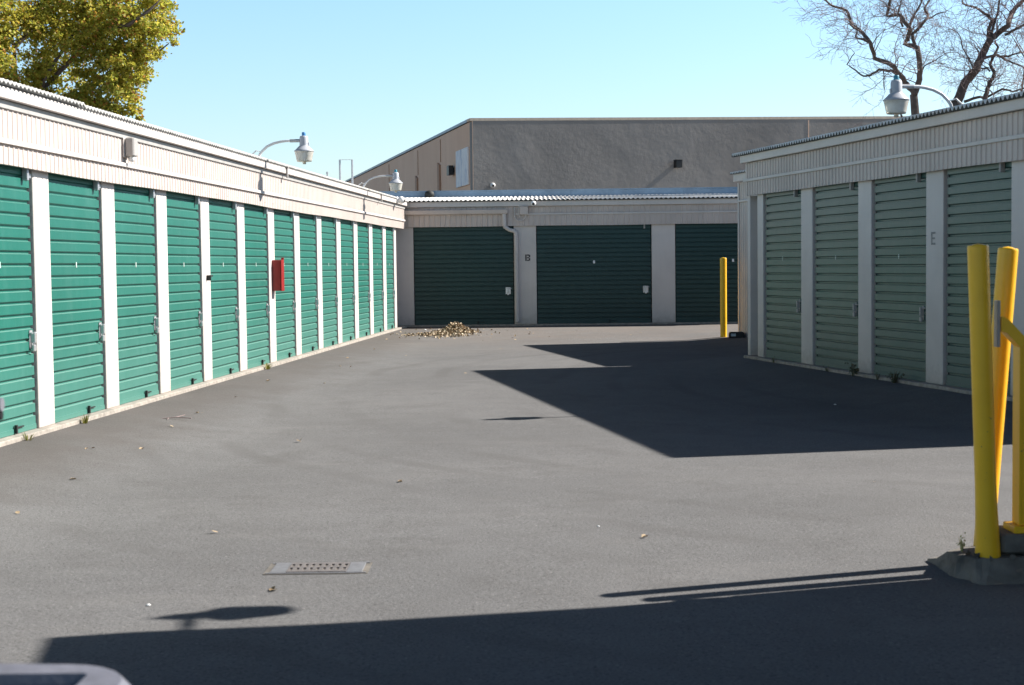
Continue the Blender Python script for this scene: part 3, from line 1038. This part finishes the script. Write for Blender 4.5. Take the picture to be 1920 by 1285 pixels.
m.box(X0 - .018, X1 + .018, Y0 - .016, Y0 - .001, -.02, .005); m.box(X0 - .018, X1 + .018, Y1 + .001, Y1 + .016, -.02, .005)
j_ = MB(); j_.box(X0 - .028, X1 + .028, Y0 - .026, Y1 + .026, -.03, .0022); j_.build('joint', M_CONC_DK, gr)
m.build('frame', simple('grate_frame', (.140, .143, .152), .7, metal=0, var=.2, scale=30), gr)
m = MB(); m.box(X0 + .07, X1 - .07, Y0 + .01, Y1 - .01, -.019, .001); m.build('pit', simple('pit_black', (.003, .003, .003), .9), gr)

# black bait box by the far bollard
bt = thing('bait_box', 'black bait box with a pale label on the ground beside the far yellow bollard', 'box', (3.825, 25.4, ground_z(3.825, 25.4)), radians(-4))
m = MB(); m.prism([(-.13, 0), (.13, 0), (.13, .075), (.10, .10), (-.11, .10), (-.13, .07)], -.08, .08); m.build('body', M_BLACK, bt)
m = MB(); m.box(-.10, -.02, -.084, -.0805, .03, .075); m.build('label', simple('pale_label', (.50, .58, .62), .6), bt)

# handrail hoop and vent pole on the back roof
hp = MB(); hp.tube([(-3.74, 33.0, 2.66), (-3.74, 33.0, 3.63), (-3.47, 33.0, 3.63), (-3.47, 33.0, 2.70)], .022, 8, smooth=False)
tag(hp.build('ladder_hoop', M_GALV), 'grey square ladder hoop standing above the left roof line', 'ladder')
hp = MB(); hp.tube([(-4.02, 33, 2.6), (-4.02, 33, 3.32)], .016, 8); hp.tube([(-4.02, 33, 3.321), (-4.02, 33, 3.37)], .024, 8)
tag(hp.build('vent_pipe', M_GALV), 'thin grey vent pipe left of the ladder hoop above the left roof line', 'pipe')


# ------------------------------------------------------------------ trees
def leaf_quads(mb, c, size, rnd, drop=.0):
    d = Vector((rnd.gauss(0, 1), rnd.gauss(0, 1), rnd.gauss(0, .7))).normalized()
    up = Vector((rnd.gauss(0, 1), rnd.gauss(0, 1), rnd.gauss(0, 1)))
    s = d.cross(up)
    if s.length < 1e-3: return
    s.normalize()
    n = s.cross(d)
    l = size * rnd.uniform(.7, 1.3); w = l * .36
    p0 = c; p2 = c + d * l
    mid = c + d * l * .5 + n * l * .08
    mb.v += [tuple(p0), tuple(mid + s * w), tuple(p2), tuple(mid - s * w)]
    o = len(mb.v) - 4
    mb.f.append((o, o + 1, o + 2, o + 3)); mb.sm.append(False)


rnd = random.Random(5)
TX, TY = -11.6, 35.0
tree = thing('leafy_tree', 'tall leafy tree turning yellow green and orange behind the left building', 'tree', (TX, TY, 0))
def P2(px, py, dy=0):                  # sketch units of the crown, 1 unit = 1/80 m, to tree coordinates
    return Vector(((px - 960) / 80.0 - TX, dy, 1.27 + (505 - py) / 80.0))
lim = MB()
def limb(mb, pts, r0_, r1_, n=8):
    k = len(pts)
    mb.tube(pts, [lerp(r0_, r1_, i / (k - 1)) for i in range(k)], n)
base = Vector((0, 0, 0))
limb(lim, [base, Vector((.02, .1, 1.6)), P2(40, 260, 0), P2(45, 215, .1)], .34, .2, 12)
limbs = [[P2(45, 215, .1), P2(80, 180, 0), P2(110, 140, -.3), P2(135, 100, -.2), P2(150, 60, .2), P2(180, 10, .5), P2(200, -60, .6)],
         [P2(60, 200, 0), P2(120, 130, .3), P2(190, 70, .1), P2(215, 58, -.2), P2(245, 40, -.4), P2(262, 15, -.4), P2(275, -10, -.2)],
         [P2(45, 215, .1), P2(30, 150, .5), P2(20, 80, .8), P2(0, 0, .9), P2(-20, -100, .8), P2(0, -200, .5)],
         [P2(80, 185, 0), P2(150, 175, .4), P2(200, 190, .3), P2(240, 210, .2)],
         [P2(190, 75, .1), P2(240, 110, .6), P2(290, 100, .6), P2(320, 80, .5)],
         [P2(30, 180, .3), P2(-40, 120, 0), P2(-110, 60, -.3), P2(-160, -20, -.4)],
         [P2(20, 80, .8), P2(90, 0, 1.2), P2(130, -110, 1.1), P2(150, -200, .9)],
         [P2(215, 58, -.2), P2(270, 60, -.7), P2(310, 35, -.8), P2(330, 10, -.6)]]
for L in limbs: limb(lim, L, .065, .012, 8)
lim.build('trunk', M_BARK, tree)
crown = MB()
lobes = [(292, 40, 50, -.4, 1200), (318, 60, 30, .2, 480), (248, 118, 52, .3, 1500), (282, 120, 34, -.3, 700), (200, 30, 58, .4, 1600), (228, 172, 46, .1, 1300), (250, 150, 38, -.5, 900),
         (195, 200, 38, .2, 900), (150, 205, 36, .3, 600), (170, 140, 34, .5, 700), (178, 95, 34, -.2, 700), (35, 50, 70, -1.2, 2600), (20, 125, 55, -1.3, 1900), (50, 150, 40, -1.2, 900),
         (105, 25, 44, .0, 1100), (125, 70, 26, .6, 300), (95, 110, 26, .8, 350), (75, 190, 28, .4, 350), (230, 220, 30, .0, 500), (262, 205, 22, .1, 250), (310, 10, 36, .0, 600), (248, 236, 14, .2, 110),
         (250, -60, 80, .2, 1600), (120, -60, 90, .5, 1900), (0, -60, 90, -.4, 1900), (-100, 20, 90, -.3, 1500), (-90, 130, 70, .2, 900), (-160, -60, 90, .2, 1000), (60, -170, 110, .3, 1800), (180, -180, 90, .2, 1200), (-80, -170, 100, 0, 1200), (50, -270, 90, .3, 1000),
         (60, 60, 80, 1.8, 1800), (160, 20, 80, 1.9, 1800), (0, 100, 62, -1.0, 1900), (40, 175, 42, -.6, 900), (92, 55, 46, -.6, 1100), (10, 190, 45, .2, 900), (-40, 100, 70, .2, 1300), (150, 30, 50, -.2, 1000), (225, 95, 45, 0, 1100), (270, 75, 45, .5, 1000), (300, 20, 40, .4, 700), (60, 210, 30, .6, 400), (120, 150, 30, 1.2, 500), (85, 130, 36, .3, 800), (115, 195, 30, .2, 600), (60, 185, 34, -.4, 800), (20, 165, 40, -1, 900), (170, 190, 34, -.2, 700), (135, 92, 26, -.6, 500), (108, 140, 24, -.6, 400), (232, 46, 26, -.8, 420), (265, 22, 24, -.9, 300), (200, 66, 26, -.6, 400), (85, 170, 26, -.5, 400)]
for px, py, r, dy, cnt in lobes:
    c0 = P2(px, py, dy); R = r / 80.0
    nsub = max(3, int(cnt / 38))
    for s_ in range(nsub):
        v = Vector((rnd.gauss(0, 1), rnd.gauss(0, 1), rnd.gauss(0, 1))).normalized() * R * rnd.uniform(.35, 1.05)
        cc = c0 + v
        rs = R * rnd.uniform(.16, .34)
        for q_ in range(int(1.45 * cnt / nsub)):
            w = Vector((rnd.gauss(0, 1), rnd.gauss(0, 1), rnd.gauss(0, .8))) * rs * .6
            leaf_quads(crown, cc + w, .082, rnd)
crown.build('crown', M_LEAF, tree)


def bare_tree(label, ox, oy, limbs_, seed, trunk_r):
    rnd = random.Random(seed)
    t = thing('bare_tree', label, 'tree', (ox, oy, 0), 0, 'bare trees behind the right building')
    main = MB(); tw = MB()
    K = 80.0 * 35 / oy
    def pt(px, py, dy): return Vector(((px - 960) / K - ox, dy, 1.27 + (490 - py) / K))
    def wiggle(p, d, length, r, depth):
        n = max(4, int(length / .11))
        pts = [p.copy()]; rad = [r]
        dd = d.normalized()
        side = 1
        for i in range(n):
            dd = (dd + Vector((rnd.gauss(-.05, .30), rnd.gauss(0, .30), rnd.gauss(.03, .22)))).normalized()
            p = p + dd * (length / n)
            pts.append(p.copy()); rad.append(lerp(r, max(.0030, r * .3), (i + 1) / n))
            if depth < 3 and i > 0 and rnd.random() < (.72 if depth < 2 else .5):
                ax = Vector((rnd.gauss(0, 1), rnd.gauss(0, 1), rnd.gauss(0, 1)))
                q = (dd + dd.cross(ax).normalized() * rnd.uniform(.7, 1.5)).normalized()
                wiggle(p, q, length * rnd.uniform(.35, .62), max(.0036, rad[-1] * .6), depth + 1)
        tw.tube(pts, rad, 4 if r > .012 else 3, cap=False)
    for r_a, r_b, pts, dens in limbs_:
        dy = 0
        P = []
        for i, (a, b) in enumerate(pts):
            P.append(pt(a, b, pts_dy(rnd, i)))
        rad = [.72 * lerp(r_a, r_b, i / (len(P) - 1)) for i in range(len(P))]
        Q = []; RQ = []
        for i in range(len(P) - 1):
            for k in range(3):
                u = k / 3
                jit = Vector((rnd.gauss(0, .010), rnd.gauss(0, .02), rnd.gauss(0, .010))) if k else Vector()
                Q.append(P[i].lerp(P[i + 1], u) + jit); RQ.append(lerp(rad[i], rad[i + 1], u))
        Q.append(P[-1]); RQ.append(rad[-1])
        main.tube(Q, RQ, 9)
        if dens:
            for i in range(2, len(Q) - 1):
                d = (Q[i + 1] - Q[i - 1]).normalized()
                for _ in range(3):
                    if rnd.random() < dens * 1.15:
                        ax = Vector((rnd.gauss(0, 1), rnd.gauss(0, 1), rnd.gauss(0, 1)))
                        q = (d * .6 + d.cross(ax).normalized() * rnd.uniform(.6, 1.3) + Vector((0, 0, .15))).normalized()
                        wiggle(Q[i], q, rnd.uniform(.4, 1.15), max(.005, min(.014, RQ[i] * .3)), 1)
            d = (Q[-1] - Q[-2]).normalized()
            wiggle(Q[-1], d, .9, RQ[-1] * .9, 0)
    main.build('trunk', M_BARK, t)
    tw.build('crown', M_TWIG, t)
    return t
def pts_dy(rnd, i): return rnd.uniform(-.12, .12) * min(i, 4)

A_ = [(.17, .125, [(1722, 520), (1720, 380), (1717, 230), (1715, 181)], 0),
      (.095, .03, [(1715, 181), (1701, 162), (1688, 148), (1670, 133), (1647, 110), (1632, 85), (1620, 62), (1603, 46), (1593, 23), (1568, 10), (1543, 4)], .36),
      (.045, .015, [(1632, 85), (1620, 79), (1609, 72), (1607, 60), (1600, 52)], .3),
      (.05, .014, [(1690, 150), (1670, 138), (1649, 134), (1634, 144), (1620, 146), (1609, 135), (1595, 121), (1596, 108)], .22),
      (.10, .04, [(1715, 181), (1723, 154), (1721, 133), (1715, 98), (1705, 83), (1701, 65), (1693, 56), (1682, 37), (1670, 31), (1662, 8), (1655, -20)], .45),
      (.06, .025, [(1715, 98), (1711, 69), (1728, 54), (1739, 40), (1737, 21), (1751, 2), (1760, -30)], .45),
      (.03, .01, [(1739, 41), (1752, 36), (1766, 31), (1780, 27)], .5),
      (.05, .02, [(1701, 62), (1707, 44), (1722, 15), (1722, -20)], .5),
      (.035, .012, [(1693, 56), (1685, 30), (1690, 5), (1684, -20)], .5),
      (.03, .01, [(1721, 150), (1735, 128), (1755, 118), (1775, 105)], .5),
      (.02, .008, [(1656, 136), (1658, 158), (1659, 176)], .15),
      (.05, .03, [(1712, 232), (1697, 226), (1690, 218)], 0)]
bare_tree('bare forked tree directly behind the lamp on the right roof', (1715 - 960) / 80.0, 35, A_, 3, .2)
B_ = [(.24, .17, [(1745, 520), (1770, 330), (1788, 210), (1793, 198)], 0),
      (.16, .05, [(1793, 198), (1812, 158), (1826, 137), (1841, 112), (1853, 83), (1870, 71), (1885, 58), (1899, 31), (1920, 4), (1945, -30)], .45),
      (.07, .02, [(1853, 83), (1851, 62), (1853, 46), (1845, 35), (1828, 23), (1807, 12), (1800, -10)], .5),
      (.05, .02, [(1855, 79), (1862, 48), (1870, 2), (1872, -25)], .5),
      (.05, .025, [(1882, 73), (1900, 64), (1920, 54), (1950, 30)], .5),
      (.05, .02, [(1841, 117), (1866, 110), (1887, 117), (1905, 128), (1925, 142)], .5),
      (.04, .02, [(1868, 111), (1887, 114), (1905, 108), (1925, 103)], .5),
      (.09, .03, [(1835, 230), (1845, 185), (1855, 167), (1855, 146), (1862, 125), (1870, 96), (1874, 80)], .4),
      (.03, .012, [(1855, 140), (1845, 135), (1828, 138), (1803, 142), (1790, 133)], .5),
      (.05, .025, [(1807, 196), (1832, 188), (1853, 187), (1878, 173), (1899, 178), (1925, 170)], .3),
      (.03, .01, [(1826, 137), (1815, 115), (1808, 95), (1795, 70), (1788, 60)], .5),
      (.04, .015, [(1910, 215), (1913, 170), (1916, 120), (1905, 80)], .5)]
bare_tree('bare tree with a thick leaning trunk at the right edge behind the right roof', (1745 - 960) / 80.0 + .1, 36, B_, 8, .25)


# ------------------------------------------------------------------ litter, leaf pile, weeds
rnd = random.Random(21)
pile = MB()
def dry_leaf(mb, p, s, rnd, flat=.5):
    d = Vector((rnd.gauss(0, 1), rnd.gauss(0, 1), rnd.gauss(0, flat))).normalized()
    n = Vector((rnd.gauss(0, flat), rnd.gauss(0, flat), 1)).normalized()
    sd = d.cross(n).normalized(); n = sd.cross(d)
    l = s * rnd.uniform(.7, 1.3); w = l * rnd.uniform(.3, .45); k = rnd.uniform(-.1, .3) * l
    vs = [p, p + d * l * .35 + sd * w + n * k, p + d * l * .75 + sd * w * .8 + n * k, p + d * l, p + d * l * .75 - sd * w * .8 + n * k, p + d * l * .35 - sd * w + n * k]
    mb.add(vs, [(0, 1, 2, 3), (0, 3, 4, 5)])
for i in range(2600):
    x, y = rnd.gauss(0, .15), rnd.gauss(0, .25)
    h = .145 * math.exp(-(x * x / .04 + y * y / .16))
    dry_leaf(pile, Vector((-1.08 + x, 28.75 + y, .006 + h * rnd.uniform(.3, 1.0) ** .5 * (1 + .15 * rnd.gauss(0, 1)))), .042, rnd, .9)
for i in range(750):
    x, y = rnd.gauss(-.05, .30), rnd.gauss(0, .30)
    h = .05 * math.exp(-(x * x / .2 + y * y / .1))
    gx_, gy_ = -1.30 + x, 27.75 + y
    dry_leaf(pile, Vector((gx_, gy_, ground_z(gx_, gy_) + .008 + h * rnd.random())), .04, rnd, .6)
tag(pile.build('leaf_pile', M_DRY), 'heap of dry pale leaves swept up before the first shaded green door', 'leaf pile', kind='stuff')

scat = [(165, 842), (270, 842), (440, 745), (372, 776), (325, 802), (36, 965), (650, 672), (655, 690), (640, 688), (745, 905), (205, 712), (610, 720), (500, 716), (1215, 1008), (870, 700), (560, 830), (130, 900), (410, 1000), (505, 1110), (760, 668), (905, 640), (940, 655), (1010, 632), (1180, 628), (700, 655), (1640, 905)]
SP = []
for px, py in scat:
    d = fw + rr * ((px - 960) / 2800) - uu * ((py - 642.5) / 2800)
    t_ = CAM_H / -d.z
    for _ in range(6):
        q = Vector((0, 0, CAM_H)) + d * t_
        t_ = (CAM_H - ground_z(q.x, q.y)) / -d.z
    SP.append((q.x, q.y))
for i, (x, y) in enumerate(SP):
    m = MB()
    dry_leaf(m, Vector((0, 0, .006)), .038, rnd, .25)
    if i % 3 == 0: dry_leaf(m, Vector((.02, .01, .008)), .036, rnd, .35)
    tag(m.build('fallen_leaf', M_DRY, None, (x, y, ground_z(x, y))), 'single dry brown leaf fallen on the sunlit asphalt', 'leaf', 'fallen leaves on the asphalt')
for i in range(60):
    x, y = rnd.gauss(-1.0, 1.3), rnd.uniform(26.2, 30.2)
    if (x + 3.189) * .99723 - (y - 18.909) * .0744 < .25: continue
    m = MB(); dry_leaf(m, Vector((0, 0, .006)), .05, rnd, .3)
    tag(m.build('fallen_leaf', M_DRY, None, (x, y, ground_z(x, y))), 'dry leaf lying loose around the leaf pile', 'leaf', 'loose leaves near the pile')
# pale pebbles and scraps
for (x, y, s, lab) in ((3.13, 14.45, .012, 'tiny white pebble in the shade before the right building'), (.45, 7.9, .007, 'tiny pale pebble on the sunlit asphalt right of the drain'), (-1.55, 6.25, .009, 'small white paper scrap on the asphalt left of the drain'), (-1.72, 29.6, .025, 'pale blue scrap beside the leaf pile')):
    m = MB()
    m.lathe([(.002, 0), (s, s * .2), (s * 1.1, s * .5), (s * .6, s * .9), (.002, s)], 7, smooth=False)
    tag(m.build('pebble', M_WHITE, None, (x, y, ground_z(x, y))), lab, 'pebble')
# twig
m = MB(); m.tube([(-.12, 0, .012), (0, .03, .02), (.14, .0, .012)], .004, 5); m.tube([(0, .03, .02), (.06, .12, .03)], .003, 5); m.tube([(-.06, .01, .014), (-.05, -.09, .012)], .003, 5)
tag(m.build('twig', M_TWIG, None, (-2.95, 13.0, ground_z(-2.95, 13.0))), 'small forked dry twig on the asphalt by the left doors', 'twig')


def weed(loc, label, mat, n, h, spread, leafy, seed):
    rnd = random.Random(seed)
    m = MB()
    for i in range(n):
        a = rnd.uniform(0, 2 * pi); k = rnd.uniform(.2, 1)
        b = Vector((cos(a), sin(a), 0)) * spread * .25 * k
        tip = Vector((cos(a) * spread * k, sin(a) * spread * k, h * rnd.uniform(.45, 1)))
        mid = b.lerp(tip, .5) + Vector((0, 0, h * .15))
        w = .004
        sd = Vector((-sin(a), cos(a), 0)) * w
        m.add([b - sd, b + sd, mid + sd * .8, tip, mid - sd * .8], [(0, 1, 2, 4), (4, 2, 3)])
        if leafy:
            for j in range(leafy):
                leaf_quads(m, b.lerp(tip, rnd.uniform(.3, 1)), h * .16, rnd)
    return tag(m.build('weed', mat, None, loc), label, 'weed', 'weeds along the walls')
def lg(t, y=-.12):
    q = lw(t, y, 0); return (q[0], q[1], ground_z(q[0], q[1]) - .005)
def rg(t, y=-.10):
    q = rw(t, y, 0); return (q[0], q[1], ground_z(q[0], q[1]) - .005)
weed(lg(-6.55), 'green weed tuft under the second sunlit door from the left edge', M_WEED, 26, .10, .07, 0, 1)
weed(lg(-7.75), 'yellowish weed tuft at the foot of the nearest sunlit door', M_WEED, 22, .07, .09, 0, 2)
weed(lg(-.15), 'dry yellow weed tuft below the sunlit door before the red cabinet', M_WEED, 30, .10, .11, 0, 3)
weed(rg(1.22, -.14), 'dark leafy weed climbing the foot of the shaded pillar left of the letter E pillar', M_WEED_DK, 9, .20, .08, 7, 4)
weed(rg(2.2, -.12), 'bushy dry weed at the foot of the shaded door left of the letter E pillar', M_WEED_DK, 46, .15, .12, 1, 5)
weed(rg(1.75, -.1), 'low leafy weed beside the bushy one under the same shaded door', M_WEED_DK, 7, .09, .06, 4, 6)
weed(rg(.45, -.1), 'low dark weed in the middle of the second shaded door', M_WEED_DK, 9, .08, .08, 3, 7)
weed(rg(-1.2, -.1), 'tiny weed at the foot of the farthest shaded door', M_WEED_DK, 7, .09, .06, 4, 9)
weed((1.965, 6.50, -.01), 'thin pale yellow weed growing beside the foot of the nearest bollard', M_WEED_PALE, 7, .085, .02, 3, 10)
